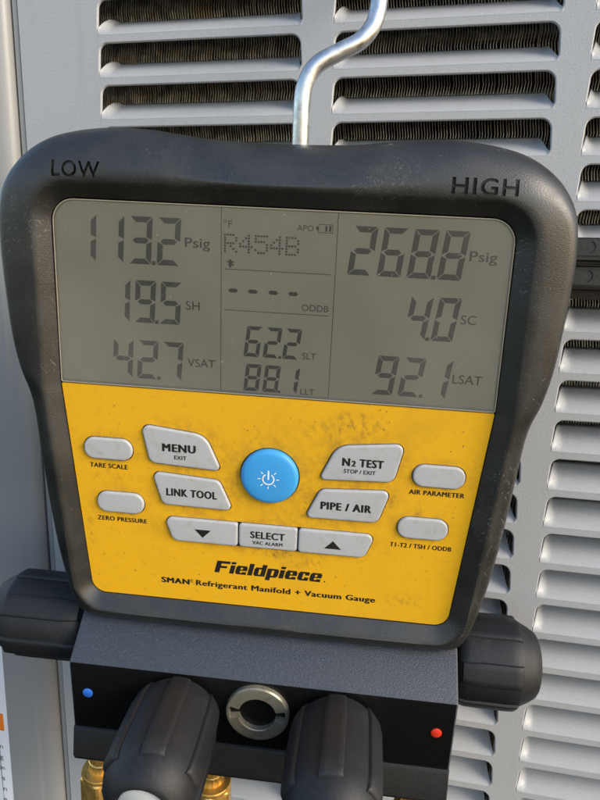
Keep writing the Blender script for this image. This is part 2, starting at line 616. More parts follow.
fins = link('coil_fins', mesh('fins', fv, ff), mFin, coil, smooth=0)
fins['kind'] = 'stuff'
for i in range(28):      # copper-ended coil tubes running through the fins
    ty = 290 - i * 25.4
    me = mesh('coil_tube', *tube([(-112, ty, -25.5), (222, ty, -25.5)], 3.4, 10))
    link('coil_tube', me, mFin, coil)

# corner post left of the panel seam
prof = [(-140.9, -9), (-140.9, -1.0), (-141.1, 0.6), (-141.9, 2.2), (-143.4, 3.6), (-146, 4.8), (-149, 5.4), (-150.6, 5.5), (-151.8, 6.0), (-153, 6.2), (-166, 6.5), (-178, 6.2), (-192, 3.5), (-205, -3), (-214, -14)]
rings = [[(px, yy, pz) for (px, pz) in prof] for yy in (-430, 305)]
v, f = loft(rings, closed=False)
post = link('corner_post', mesh('corner_post', v, f), mPost, unit, smooth=40)
post.matrix_local = STAND
seam = link('seam', mesh('seam', [(-142, -430, -6), (-133, -430, -6), (-133, 305, -6), (-142, 305, -6)], [(0, 1, 2, 3)]), mSeam, post, smooth=0)

v, f = loft([[(-140.0, yy, -5.0), (-140.0, yy, -0.9), (-139.7, yy, -0.6), (-137.4, yy, -0.6), (-137.1, yy, -0.9), (-137.1, yy, -5.0)] for yy in (-430, 305)], closed=False)
link('edge_flange', mesh('edge_flange', v, f), mPost, post, smooth=40)

# printed sticker on the post, only its right edge is in view
lab_pts = rpoly([(-230, -290, .1), (-174.5, -290, 1.5), (-171.0, -128, 1.5), (-230, -128, .1)], 4)
lp = [(x + 0.0, y) for x, y in lab_pts]


def post_z(x):
    for (x1, z1), (x0, z0) in zip(prof, prof[1:]):
        if x0 <= x <= x1 and x1 != x0:
            return z0 + (z1 - z0) * (x - x0) / (x1 - x0)
    return 6.0


def on_post(x0, x1, y0, y1, lift, skew0=0.0, skew1=0.0, n=12):
    rings = []
    for yy, sk in ((y0, skew0), (y1, skew1)):
        rings.append([(x0 + (x1 + sk - x0) * i / n, yy, post_z(x0 + (x1 + sk - x0) * i / n) + lift) for i in range(n + 1)])
    return loft(rings, closed=False)


v, f = on_post(-205, -170.5, -292, -125, 0.12, -1.0, 0.6)
stk = link('warning_sticker', mesh('warning_sticker', v, f), mPaper, post, smooth=40)
stk['label'] = 'white sticker with an orange band and small black print at the left edge'
v, f = on_post(-205, -173.4, -209.5, -198.5, 0.2)
link('orange_band', mesh('orange_band', v, f), mOrange, stk, smooth=40)
for ly in (-182.0, -180.6, -209.8):
    v, f = on_post(-205, -173.6, ly, ly + 0.35, 0.24)
    link('rule_line', mesh('rule_line', v, f), mInk, stk, smooth=0)
for k, s in enumerate(('n', 'g', 'on', 's', 'n', 'e')):
    o = text('printed_text', s, -177.6 - 1.8 * (len(s) - 1) - (k % 2) * .4, -175.4 - (k % 2) * .4, -222.5 - k * 7.4, 3.0, 6.45, mInk, stk, bold=0.0)

# weathered dark strip fixed across the louvres near the right edge
px0, px1 = 109.0, 224.0
sp = [(STRIP[0], 0.4), (STRIP[0], 3.6), (STRIP[0] + 3.6, 4.2), (STRIP[0] + 4.2, 6.0), (STRIP[0] + 5.2, 6.2), (STRIP[0] + 6.0, 3.2), (STRIP[0] + 13.2, 3.0), (STRIP[0] + 13.7, 4.6),
      (STRIP[0] + 15.6, 5.0), (STRIP[0] + 16.2, 6.2), (STRIP[0] + 17.3, 6.2), (STRIP[0] + 18.0, 3.2), (STRIP[0] + 24.6, 3.0), (STRIP[0] + 25.2, 2.0), (STRIP[0] + 25.2, 0.4)]
rings = [[(xx, yy, zz) for yy, zz in sp] for xx in (px0, px1)]
v, f = loft(rings, cap0=True, cap1=True, closed=True)
strip = link('trim_strip', mesh('trim_strip', v, f), mStrip, unit, smooth=25)
strip.matrix_local = STAND
strip['label'] = 'weathered black ribbed strip across the louvres at the right edge'
for yy in (STRIP[0] + 9.6, STRIP[0] + 21.4):
    for xx in (122.0, 196.0):
        pts = [(xx + 2.4 * math.cos(a), yy + 2.4 * math.sin(a), 3.1) for a in [math.radians(-75 + 15 * i) for i in range(11)]]
        link('stamped_arc', mesh('stamped_arc', *tube(pts, 0.35, 6)), mSeam, strip)

# ================================================================== THE GAUGE
gauge = bpy.data.objects.new('digital_manifold_gauge', None)
COL.objects.link(gauge)
gauge.matrix_world = Matrix((
    (0.993082, 0.045445, 0.108276, 0.005363),
    (0.112292, -0.097851, -0.988846, -0.073712),
    (-0.034343, 0.994163, -0.102277, 0.016394),
    (0, 0, 0, 1)))
gauge['label'] = 'yellow and charcoal digital refrigerant gauge with grey screen, hanging by its steel hook'
gauge['category'] = 'gauge'

# ---- moulded charcoal frame
half = [(0, 88.4), (14, 88.6), (26, 89.2), (36, 90.4), (46, 91.4), (58, 91.6), (70, 90.3), (80, 87.8), (88, 83.4), (94, 77.5), (98, 70), (99.8, 60), (100.2, 50), (99.8, 33), (98.8, 17), (96.8, 5.5),
        (94.2, -2.5), (92.8, -10), (91.9, -22), (90.0, -49), (87.3, -73), (83.8, -91), (81.6, -96.8), (78.6, -100), (73.5, -101.6), (60, -102.2), (30, -102.6), (0, -102.8)]
full = spline([(x, y, 0) for x, y in half], 6)
outer = [(p.x, p.y) for p in full] + [(-p.x, p.y) for p in reversed(full[1:-1])]
inner = rpoly([(79.2, 68.3, 8.5), (80.4, 0.8, 0.6), (73.2, -90.2, 6.0), (-73.2, -90.2, 6.0), (-80.4, 0.8, 0.6), (-79.2, 68.3, 8.5)], 10)


def radial(poly, n, cx=0.0, cy=-8.0):
    """sample a star-shaped outline at even angles"""
    out = []
    m = len(poly)
    for k in range(n):
        a = 2 * math.pi * k / n + 0.0001
        dx, dy = math.cos(a), math.sin(a)
        best = 0
        for i in range(m):
            x0, y0 = poly[i - 1][0] - cx, poly[i - 1][1] - cy
            x1, y1 = poly[i][0] - cx, poly[i][1] - cy
            ex, ey = x1 - x0, y1 - y0
            den = dx * ey - dy * ex
            if abs(den) < 1e-9:
                continue
            t = (x0 * ey - y0 * ex) / den
            s = (x0 * dy - y0 * dx) / den
            if -1e-6 <= s <= 1 + 1e-6 and t > best:
                best = t
        out.append((cx + dx * best, cy + dy * best))
    return out


NF = 420
ro, ri = radial(outer, NF), radial(inner, NF)
ro_n = []
for i in range(NF):
    e = (Vector(ro[(i + 1) % NF]) - Vector(ro[i - 1])).normalized()
    ro_n.append(Vector((e.y, -e.x)))
ri_n = []
for i in range(NF):
    e = (Vector(ri[(i + 2) % NF]) - Vector(ri[i - 2])).normalized()
    ri_n.append(Vector((e.y, -e.x)))


def inn(d, z):
    return [(ri[i][0] + ri_n[i].x * d, ri[i][1] + ri_n[i].y * d, z) for i in range(NF)]


def outr(kd, z):
    r = []
    for i in range(NF):
        ny = ro_n[i].y
        w = 4.2 + 8.0 * max(0, ny) ** 2 + 1.2 * max(0, -ny)
        r.append((ro[i][0] - ro_n[i].x * w * kd, ro[i][1] - ro_n[i].y * w * kd, z - (1.7 * ro_n[i].x ** 2 if z > 0 else 0) - 4.0 * max(0, ny) ** 2 * max(0.0, 1 - kd) ** 1.2))
    return r


def mix(a, b, t, dz=0.0):
    return [tuple(p[j] + (q[j] - p[j]) * t + (dz if j == 2 else 0) for j in range(3)) for p, q in zip(a, b)]


crest = inn(6.2, 4.6)
shoulder = outr(1.0, 4.4)
rings = [inn(0.0, -1.2), inn(0.25, 0.4), inn(1.6, 1.3), inn(4.2, 3.6), inn(5.3, 4.3), crest,
         mix(crest, shoulder, 0.4, 0.25), mix(crest, shoulder, 0.75, 0.2), shoulder, outr(0.62, 3.9), outr(0.33, 2.7), outr(0.12, 0.6), outr(0.0, -2.6), outr(0.02, -7.0), outr(0.3, -9.0), outr(1.6, -9.6)]
v, f = loft(rings, False, True)
# rear shell behind the frame, set in from its edge
frame_me = mesh('housing_frame', v, [tuple(reversed(q)) for q in f])
frame = link('housing_frame', frame_me, mFrame, gauge, smooth=45)
bmx = bmesh.new()
bmx.from_mesh(frame_me)
bmesh.ops.recalc_face_normals(bmx, faces=bmx.faces[:])
bmx.to_mesh(frame_me)
bmx.free()
rear = ccw(rpoly([(-70, -86, 8), (70, -86, 8), (82, 78, 12), (-82, 78, 12)], 8))
v, f = loft([[(x, y, -9.7) for x, y in offset(rear, 3)], [(x, y, -22) for x, y in rear], [(x, y, -36) for x, y in offset(rear, -3)], [(x, y, -38) for x, y in offset(rear, -6)]], False, True)
link('rear_shell', mesh('rear_shell', v, f), mFrame, gauge, smooth=40)


def engrave(s, x0, x1, y, cap):
    """pressed-in lettering: dark-walled letter wells cut into the frame with a boolean"""
    me = text_mesh(s, 0.02, 0, 0.5, 1.12)
    xs = [q.co.x for q in me.vertices]
    ref = text_mesh('H', 0.006)
    ch = max(q.co.y for q in ref.vertices)
    bpy.data.meshes.remove(ref)
    kx, ky, lo = (x1 - x0) / (max(xs) - min(xs)), cap / ch, min(xs)
    for q in me.vertices:
        q.co = Vector(((x0 + (q.co.x - lo) * kx) * MM, (y + q.co.y * ky) * MM, (2.5 if q.co.z < 0 else 8.0) * MM))
    bm = bmesh.new()
    bm.from_mesh(me)
    bmesh.ops.remove_doubles(bm, verts=bm.verts[:], dist=1e-6)
    bmesh.ops.recalc_face_normals(bm, faces=bm.faces[:])
    bm.to_mesh(me)
    bm.free()
    return me


dg = bpy.context.evaluated_depsgraph_get()
for s, x0, x1 in (('LOW', -76.4, -59.4), ('HIGH', 56.2, 77.2)):
    cme = engrave(s, x0, x1, 75.4, 4.9)
    cut = bpy.data.objects.new('cutter', cme)
    COL.objects.link(cut)
    cut.parent = gauge
    md = frame.modifiers.new('engrave', 'BOOLEAN')
    md.operation = 'DIFFERENCE'
    md.object = cut
    md.solver = 'EXACT'
    bpy.context.view_layer.update()
    dg = bpy.context.evaluated_depsgraph_get()
    new = bpy.data.meshes.new_from_object(frame.evaluated_get(dg))
    frame.modifiers.remove(md)
    frame.data = new
    bpy.data.objects.remove(cut)
    new.shade_smooth()
    new.set_sharp_from_angle(angle=math.radians(45))

# ---- screen
lcd_out = ccw(rpoly([(78.8, 67.9, 8.0), (80.2, 1.4, 0.8), (-80.2, 1.4, 0.8), (-78.8, 67.9, 8.0)], 10))
lcd = link('lcd_screen', mesh('lcd_screen', [(x, y, -0.55) for x, y in lcd_out], [tuple(range(len(lcd_out)))]), mLcd, gauge, smooth=0)
v, f = loft([[(x, y, -0.5) for x, y in offset(lcd_out, 0.1)], [(x, y, 0.30) for x, y in offset(lcd_out, 0.1)], [(x, y, 0.42) for x, y in offset(lcd_out, -0.15)], [(x, y, 0.2) for x, y in offset(lcd_out, -0.35)]])
link('lens_edge', mesh('lens_edge', v, f), mEdge, lcd, smooth=0)
link('lens_bevel', mesh('lens_bevel', [(-79.6, 1.5, -0.1), (79.6, 1.5, -0.1), (79.6, 2.35, -0.5), (-79.6, 2.35, -0.5)], [(0, 1, 2, 3)]), mBevel, lcd, smooth=0)
inl = offset(lcd_out, -0.3)
link('screen_lens', mesh('screen_lens', [(x, y, 0.3) for x, y in inl], [tuple(range(len(inl)))]), mLens, lcd, smooth=0)

SEG = {'0': 'abcdef', '1': 'bc', '2': 'abged', '3': 'abgcd', '4': 'fgbc', '5': 'afgcd', '6': 'afgedc', '7': 'abc', '8': 'abcdefg', '9': 'abcdfg'}
ZL = -0.5


def digit(ch, x, y, w, h, slant, th, mat):
    g = th * 0.10
    m = h / 2
    t = th
    quads = {
        'a': [(g, h), (w - g, h), (w - t - g, h - t), (t + g, h - t)],
        'd': [(t + g, t), (w - t - g, t), (w - g, 0), (g, 0)],
        'f': [(0, h - g), (t, h - t - g), (t, m + t / 2 + g), (0, m + g)],
        'b': [(w, h - g), (w, m + g), (w - t, m + t / 2 + g), (w - t, h - t - g)],
        'e': [(0, m - g), (t, m - t / 2 - g), (t, t + g), (0, g)],
        'c': [(w, m - g), (w, g), (w - t, t + g), (w - t, m - t / 2 - g)],
        'g': [(t * .45 + g, m), (t + g, m + t / 2), (w - t - g, m + t / 2), (w - t * .45 - g, m), (w - t - g, m - t / 2), (t + g, m - t / 2)],
    }
    v, f = [], []
    for s in SEG[ch]:
        q = ccw(quads[s])
        f.append(tuple(range(len(v), len(v) + len(q))))
        v += [(x + a + b * slant, y + b, ZL) for a, b in q]
    link('digit', mesh('digit', v, f), mat, lcd, smooth=0)


def point(x, y, r, mat):
    v = [(x - r, y - r * .2, ZL), (x + r, y - r * .2, ZL), (x + r * 1.15, y + r * 1.8, ZL), (x - r * .85, y + r * 1.8, ZL)]
    link('decimal_point', mesh('decimal_point', v, [(0, 1, 2, 3)]), mat, lcd, smooth=0)


def number(s, x, y, pitch, w, h, slant, th, mat):
    for ch in s:
        if ch == '.':
            point(x - (pitch - w) * .5 - .1, y, th * .36, mat)
            continue
        digit(ch, x, y, w, h, slant, th, mat)
        x += pitch


number('113.2', -72.5, 46.8, 10.05, 8.0, 16.3, 0.07, 1.95, mSegB)
number('19.5', -60.6, 25.8, 9.35, 7.5, 15.3, 0.07, 1.85, mSegB)
number('42.7', -60.4, 4.6, 9.35, 7.5, 14.6, 0.08, 1.8, mSegB)
number('268.8', 24.6, 47.2, 10.1, 8.0, 16.3, 0.10, 1.95, mSeg)
number('4.0', 45.5, 25.9, 9.5, 7.4, 15.3, 0.12, 1.85, mSeg)
number('92.1', 35.9, 4.9, 9.4, 7.4, 14.5, 0.12, 1.8, mSegB)
number('62.2', -11.0, 15.8, 7.05, 5.6, 11.2, 0.12, 1.35, mSeg)
number('88.1', -10.9, 2.8, 7.05, 5.6, 10.2, 0.11, 1.35, mSeg)
for (s, x0, x1, y, cap, b) in (('Psig', -32.1, -23.2, 53.5, 3.3, .01), ('SH', -32.0, -27.0, 31.6, 3.0, .005), ('VSAT', -31.7, -21.4, 10.5, 3.0, .005),
                               ('°F', -18.4, -15.4, 60.9, 2.3, 0), ('APO', 6.8, 12.4, 61.0, 1.9, 0), ('ODDB', 9.5, 18.9, 33.7, 2.2, 0),
                               ('SLT', 10.4, 15.3, 16.2, 2.3, .005), ('LLT', 10.3, 15.4, 2.8, 2.2, .005), ('Psig', 65.0, 74.2, 53.9, 3.3, .015),
                               ('SC', 64.6, 69.8, 32.4, 3.1, .005), ('LSAT', 64.1, 74.4, 11.0, 3.2, .005)):
    text('printed_text', s, x0, x1, y, cap, ZL, mSeg, lcd, bold=b)
text('printed_text', '*', -17.4, -14.7, 45.8, 4.2, ZL, mSeg, lcd, bold=0.045)


def bar(name, x0, y0, x1, y1, mat=mSeg, z=ZL, parent=lcd):
    return link(name, mesh(name, [(x0, y0, z), (x1, y0, z), (x1, y1, z), (x0, y1, z)], [(0, 1, 2, 3)]), mat, parent, smooth=0)


bar('divider_line', -19.4, 1.9, -19.15, 67.6)
bar('divider_line', 20.45, 1.9, 20.7, 67.6)
bar('divider_line', -18.1, 46.65, 19.1, 46.9)
bar('divider_line', -18.1, 32.25, 19.1, 32.5)
for xx in (-15.0, -7.95, -0.7, 6.3):
    pts = ccw([(xx - 1.8, 39.4), (xx - 1.1, 40.1), (xx + 1.1, 40.1), (xx + 1.8, 39.4), (xx + 1.1, 38.7), (xx - 1.1, 38.7)])
    link('dash', mesh('dash', [(a, b, ZL) for a, b in pts], [tuple(range(6))]), mSeg, lcd, smooth=0)
# battery symbol
bv, bf = [], []


def addq(x0, y0, x1, y1):
    n = len(bv)
    bv.extend([(x0, y0, ZL), (x1, y0, ZL), (x1, y1, ZL), (x0, y1, ZL)])
    bf.append((n, n + 1, n + 2, n + 3))


addq(14.0, 60.6, 19.0, 60.8)
addq(14.0, 63.3, 19.0, 63.5)
addq(18.8, 60.8, 19.0, 63.3)
addq(14.0, 60.8, 14.2, 63.3)
addq(13.3, 61.5, 14.0, 62.6)
addq(16.4, 61.1, 17.1, 63.0)
addq(17.7, 61.1, 18.4, 63.0)
link('battery_symbol', mesh('battery_symbol', bv, bf), mSeg, lcd, smooth=0)
DOTS = {'R': ('11110', '10001', '10001', '11110', '10100', '10010', '10001'), '4': ('00010', '00110', '01010', '10010', '11111', '00010', '00010'),
        '5': ('11111', '10000', '11110', '00001', '00001', '10001', '01110'), 'B': ('11110', '10001', '10001', '11110', '10001', '10001', '11110')}
for i, ch in enumerate('R454B'):
    bv, bf = [], []
    for r, row in enumerate(DOTS[ch]):
        for c_, on in enumerate(row):
            if on == '1':
                xx = -18.3 + i * 5.35 + c_ * 0.98
                yy = 52.5 + (6 - r) * 0.94
                addq(xx, yy, xx + 0.72, yy + 0.66)
    link('dot_matrix_character', mesh('dot_matrix_character', bv, bf), mSeg, lcd, smooth=0)


# ---- yellow keypad face with real button openings
def mir(c):
    return [(-x, y, r) for x, y, r in c]


menu = [(-50.0, -13.3, 2.6), (-25.0, -16.0, 7.5), (-18.7, -30.2, 1.6), (-46.8, -28.9, 3.4)]
linkb = [(-46.2, -32.7, 2.2), (-19.6, -34.3, 3.4), (-14.1, -46.7, 1.8), (-42.2, -46.4, 3.4)]
barb = [(-41.8, -51.9, 2.4), (41.8, -51.9, 2.4), (38.2, -62.2, 3.4), (-38.2, -62.2, 3.4)]


def capsule(cx, cy, w, h):
    return [(cx - w / 2, cy + h / 2, h * .47), (cx + w / 2, cy + h / 2, h * .47), (cx + w / 2, cy - h / 2, h * .47), (cx - w / 2, cy - h / 2, h * .47)]


caps = [capsule(-63.3, -24.7, 19.2, 8.8), capsule(63.3, -25.2, 19.2, 8.8), capsule(-59.4, -47.5, 19.0, 8.8), capsule(59.4, -47.3, 19.0, 8.8)]
power = [(11.1 * math.cos(2 * math.pi * k / 48), -30.6 + 11.1 * math.sin(2 * math.pi * k / 48)) for k in range(48)]
openings = [menu, mir(menu), linkb, mir(linkb), barb] + caps
hole_loops = [offset(ccw(rpoly(c, 6)), 0.4) for c in openings] + [offset(ccw(power), 0.45)]
yel_out = ccw(rpoly([(80.25, 0.9, 0.5), (73.1, -90.1, 6.0), (-73.1, -90.1, 6.0), (-80.25, 0.9, 0.5)], 10))
face = link('yellow_faceplate', plate_with_holes('yellow_faceplate', yel_out, hole_loops, 0.0, 0.7), mYellow, gauge, smooth=30)
face['label'] = 'yellow keypad face with black print'
back = link('keypad_backing', mesh('keypad_backing', [(x, y, -1.1) for x, y in offset(yel_out, -.3)], [tuple(range(len(yel_out)))]), mBlack, gauge, smooth=0)


def button(name, pts, mat, h=1.05, label=None, dome=0.12):
    pts = ccw(pts)
    rings = [[(x, y, z) for x, y in offset(pts, d)] for d, z in ((0, -1.0), (0, h - 0.55), (-0.10, h - 0.30), (-0.28, h - 0.11), (-0.55, h - 0.02), (-1.0, h))]
    v, f = loft(rings, False, True)
    o = link(name, mesh(name, v, f), mat, gauge, smooth=50)
    if label:
        o['label'] = label
    return o


b_menu = button('button', rpoly(menu, 8), mButton, label='MENU EXIT button')
b_n2 = button('button', rpoly(mir(menu), 8), mButton, label='N2 TEST button')
b_link = button('button', rpoly(linkb, 8), mButton, label='LINK TOOL button')
b_pipe = button('button', rpoly(mir(linkb), 8), mButton, label='PIPE / AIR button')
b_down = button('button', rpoly([(-41.8, -51.9, 2.4), (-12.1, -51.9, 1.4), (-12.1, -62.2, 1.4), (-38.2, -62.2, 3.4)], 8), mButton, label='down arrow button')
b_sel = button('button', rpoly([(-11.6, -51.9, 1.4), (11.6, -51.9, 1.4), (11.6, -62.2, 1.4), (-11.6, -62.2, 1.4)], 8), mButton, 0.9, label='SELECT button')
b_up = button('button', rpoly([(12.1, -51.9, 1.4), (41.8, -51.9, 2.4), (38.2, -62.2, 3.4), (12.1, -62.2, 1.4)], 8), mButton, label='up arrow button')
for c, lab in zip(caps, ('TARE SCALE button', 'AIR PARAMETER button', 'ZERO PRESSURE button', 'T1-T2 / TSH / ODDB button')):
    button('button', rpoly(c, 10), mButton, label=lab)
# round blue power button, slightly domed
prof_ = [(11.1, -1.0), (11.1, 0.9), (10.85, 1.5), (10.3, 1.95), (9.3, 2.2), (6, 2.38), (0.01, 2.45)]
v, f = revolve(prof_, 64)
v = [(x, y - 30.6, z) for x, y, z in v]
b_pow = link('power_button', mesh('power_button', v, f), mBlue, gauge, smooth=60)
b_pow['label'] = 'round blue power button'

text('printed_text', 'MENU', -41.7, -28.5, -23.4, 3.2, 1.10, mInk, b_menu, bold=0.062)
text('printed_text', 'EXIT', -37.0, -32.2, -26.5, 1.55, 1.10, mInk, b_menu, bold=0.035)
text('printed_text', 'LINK TOOL', -40.5, -20.3, -42.1, 3.2, 1.10, mInk, b_link, bold=0.062)
text('printed_text', 'N', 27.2, 30.2, -23.4, 3.2, 1.10, mInk, b_n2, bold=0.062)
text('printed_text', '2', 30.7, 32.4, -23.4, 2.3, 1.10, mInk, b_n2, bold=0.062)
text('printed_text', 'TEST', 33.6, 42.7, -23.4, 3.2, 1.10, mInk, b_n2, bold=0.062)
text('printed_text', 'STOP / EXIT', 28.0, 39.9, -26.3, 1.6, 1.10, mInk, b_n2, bold=0.035)
text('printed_text', 'PIPE / AIR', 20.0, 39.5, -42.2, 3.2, 1.10, mInk, b_pipe, bold=0.062)
text('printed_text', 'SELECT', -7.0, 6.8, -57.7, 3.0, 0.95, mInk, b_sel, bold=0.045)
text('printed_text', 'VAC ALARM', -6.1, 6.0, -60.4, 1.5, 0.95, mInk, b_sel, bold=0.035)
link('arrow_symbol', mesh('arrow_symbol', [(-29.4, -56.1, 1.10), (-26.1, -59.6, 1.10), (-22.8, -56.1, 1.10)], [(0, 1, 2)]), mInk, b_down, smooth=0)
link('arrow_symbol', mesh('arrow_symbol', [(22.4, -59.3, 1.10), (29.0, -59.3, 1.10), (25.7, -55.8, 1.10)], [(0, 1, 2)]), mInk, b_up, smooth=0)
for s, x0, x1, y in (('TARE SCALE', -71.3, -56.0, -33.0), ('ZERO PRESSURE', -69.5, -49.0, -56.1), ('AIR PARAMETER', 52.9, 73.5, -33.2), ('T1-T2 / TSH / ODDB', 47.6, 71.2, -56.2)):
    text('printed_text', s, x0, x1, y, 1.9, 0.05, mInk, face, bold=0.045)
GL = {      # heavy extended italic lettering, each letter from butted blocks (x0, y0, x1, y1)
    'F': ((0, 0, .27, 1), (.27, .79, .74, 1), (.27, .40, .62, .59)),
    'i': ((0, 0, .25, .71), (0, .80, .25, 1)),
    'l': ((0, 0, .25, 1),),
    'e': ((0, .10, .25, .64), (.06, 0, .60, .10), (.25, .10, .60, .15), (.06, .64, .57, .74), (.25, .59, .62, .64), (.37, .42, .62, .59), (.25, .32, .62, .42), (.37, .15, .60, .23)),
    'd': ((0, .10, .25, .64), (.06, 0, .38, .10), (.25, .10, .38, .15), (.06, .64, .38, .74), (.25, .59, .38, .64), (.38, 0, .63, 1)),
    'p': ((0, -.26, .25, .74), (.25, .59, .38, .64), (.25, .64, .57, .74), (.25, 0, .57, .10), (.25, .10, .38, .15), (.38, .10, .63, .64)),
    'c': ((0, .10, .25, .64), (.06, 0, .58, .10), (.25, .10, .58, .15), (.06, .64, .58, .74), (.25, .59, .58, .64), (.36, .45, .58, .59), (.36, .15, .58, .29)),
}
bv, bf, gx = [], [], 0.0
for ch in 'Fieldpiece':
    wd = max(r[2] for r in GL[ch])
    for (x0, y0, x1, y1) in GL[ch]:
        n = len(bv)
        bv += [(gx + xx + yy * 0.17, yy, 0.05) for xx, yy in ((x0, y0), (x1, y0), (x1, y1), (x0, y1))]
        bf.append((n, n + 1, n + 2, n + 3))
    gx += wd + 0.065
kx = (22.2 + 21.4) / gx
link('brand_lettering', mesh('brand_lettering', [(-21.6 + x * kx, -75.5 + y * 5.5, z) for x, y, z in bv], bf), mInk, face, smooth=0)
text('printed_text', '.', 23.0, 23.6, -75.4, 4.0, 0.05, mInk, face, bold=0.0)
text('printed_text', 'SMAN', -43.8, -31.9, -82.6, 2.5, 0.05, mInk, face, bold=0.062)
text('printed_text', '®', -31.7, -30.4, -81.6, 1.6, 0.05, mInk, face, bold=0.0)
text('printed_text', 'Refrigerant Manifold + Vacuum Gauge', -29.3, 44.0, -82.5, 2.5, 0.05, mInk, face, bold=0.045)

# power symbol: ring open at the top, a stroke and seven rays
v, f = [], []
cx, cy = -0.2, -31.0


def strip2(p0, p1, w):
    p0, p1 = Vector(p0), Vector(p1)
    d = (p1 - p0).normalized()
    nn = Vector((-d.y, d.x)) * w / 2
    n = len(v)
    v.extend([(p0.x - nn.x, p0.y - nn.y, 2.5), (p1.x - nn.x, p1.y - nn.y, 2.5), (p1.x + nn.x, p1.y + nn.y, 2.5), (p0.x + nn.x, p0.y + nn.y, 2.5)])
    f.append((n, n + 1, n + 2, n + 3))


for k in range(20):
    a0 = math.radians(90 + 32 + (360 - 64) * k / 20)
    a1 = math.radians(90 + 32 + (360 - 64) * (k + 1) / 20 + 0.5)
    strip2((cx + 2.15 * math.cos(a0), cy + 2.15 * math.sin(a0)), (cx + 2.15 * math.cos(a1), cy + 2.15 * math.sin(a1)), 0.5)
strip2((cx, cy - 0.2), (cx, cy + 3.6), 0.6)
for k in range(1, 8):
    a = math.radians(90 + 45 * k)
    strip2((cx + 3.0 * math.cos(a), cy + 3.0 * math.sin(a)), (cx + 4.1 * math.cos(a), cy + 4.1 * math.sin(a)), 0.35)
link('power_symbol', mesh('power_symbol', v, f), mWhite, b_pow, smooth=0)

# ---- manifold block under the housing
sec = [(-98, -12), (-103.0, 0.0), (-114.4, 14.2), (-115.0, 15.0), (-116.0, 15.2), (-147.8, 15.2), (-148.2, 16.0), (-149.0, 16.4), (-161.0, 18.8), (-162.4, 18.4), (-163.0, 17.0), (-163.0, -34), (-160, -37), (-101, -37), (-98, -34)]
XB = 79.0
rings = [[(xx * (1.0 if s == 0 else 1.0), yy if s == 0 else (yy * 0.985 - 131 * 0.015), zz if s == 0 else zz - 0.5) for yy, zz in sec] for xx, s in ((-XB, 1), (-XB + 0.6, 0), (XB - 0.6, 0), (XB, 1))]
v, f = loft(rings, True, True)
bm = bmesh.new()
me = mesh('manifold_block', v, f)
bm.from_mesh(me)
bmesh.ops.recalc_face_normals(bm, faces=bm.faces[:])
bm.to_mesh(me)
bm.free()
me.materials.append(mBlock.m)
me.materials.append(mFront.m)
me.materials.append(mLip.m)
for pf in me.polygons:      # machined front between the textured top bevel (skylight put into its colour) and the textured lower lip
    if pf.normal.z > 0.97 and -148 < pf.center.y * 1000 < -115:
        pf.material_index = 1
    elif pf.center.y * 1000 < -147:
        pf.material_index = 2
block = link('manifold_block', me, None, gauge, smooth=25)
for xx, mt, lab in ((-71.9, mDotB, 'blue dot on the low side'), (71.9, mRed, 'red dot on the high side')):
    v, f = revolve([(2.15, 15.1), (2.15, 15.5), (1.8, 15.7), (0.01, 15.75)], 24)
    o = link('marker_dot', mesh('marker_dot', [(x + xx, y - 129.6, z) for x, y, z in v], f), mt, block, smooth=60)
    o['label'] = lab
# round steel port with two spanner notches
SEGN = 72


def ringpts(r, z, notch=0.0):
    out = []
    for k in range(SEGN):
        a = 2 * math.pi * k / SEGN
        zz = z
        if notch and abs(math.sin(a)) < 0.22:
            zz = z - notch
        out.append((r * math.cos(a), -128.9 + r * math.sin(a), zz))
    return out


v, f = loft([ringpts(13.0, 14.8), ringpts(13.0, 17.0), ringpts(12.5, 17.6), ringpts(11.6, 17.7), ringpts(11.4, 17.7, 2.6), ringpts(8.0, 17.7, 2.6), ringpts(7.6, 17.4, 2.3), ringpts(7.5, 9.0), ringpts(6.6, 8.8)], False, True)
port = link('steel_port', mesh('steel_port', v, f), mRing, block, smooth=30)
v, f = revolve([(7.2, 9.2), (7.0, 12.6), (6.0, 13.2), (5.5, 12.8), (5.3, 10.4), (2.9, 10.2), (2.6, 12.2), (1.6, 12.5), (1.3, 11.4), (0.01, 11.3)], 40)
link('port_core', mesh('port_core', [(x, y - 128.9, z) for x, y, z in v], f), mGlassDark, port, smooth=40)

# ---- valve knobs: ribbed rubber grips with a grey end cap
KP = [(12.0, 0.0), (14.6, 0.8), (16.6, 4.0), (17.4, 10.0), (17.7, 24.0), (17.7, 36.0), (17.3, 39.5), (16.2, 43.2), (14.4, 46.4), (12.4, 48.6), (11.2, 49.4), (10.0, 49.5), (9.6, 48.8), (9.4, 47.6), (8.9, 47.4)]


def knob_side(L):
    """the end valves' grips: straight barrel with a chamfered nose"""
    return [(12.0, 0.0), (15.8, 0.6), (17.5, 2.0), (18.3, 5.0), (18.5, L - 14), (18.3, L - 9.5), (17.6, L - 8.4), (15.4, L - 4.2), (13.6, L - 1.4), (12.2, L - 0.4), (11.0, L), (9.6, L - 0.2), (9.4, L - 1.4), (8.9, L - 1.6)]


def prof_r(P, h):
    for (r0, h0), (r1, h1) in zip(P, P[1:]):
        if h0 <= h <= h1:
            return r0 + (r1 - r0) * (h - h0) / (h1 - h0)
    return P[-1][0]


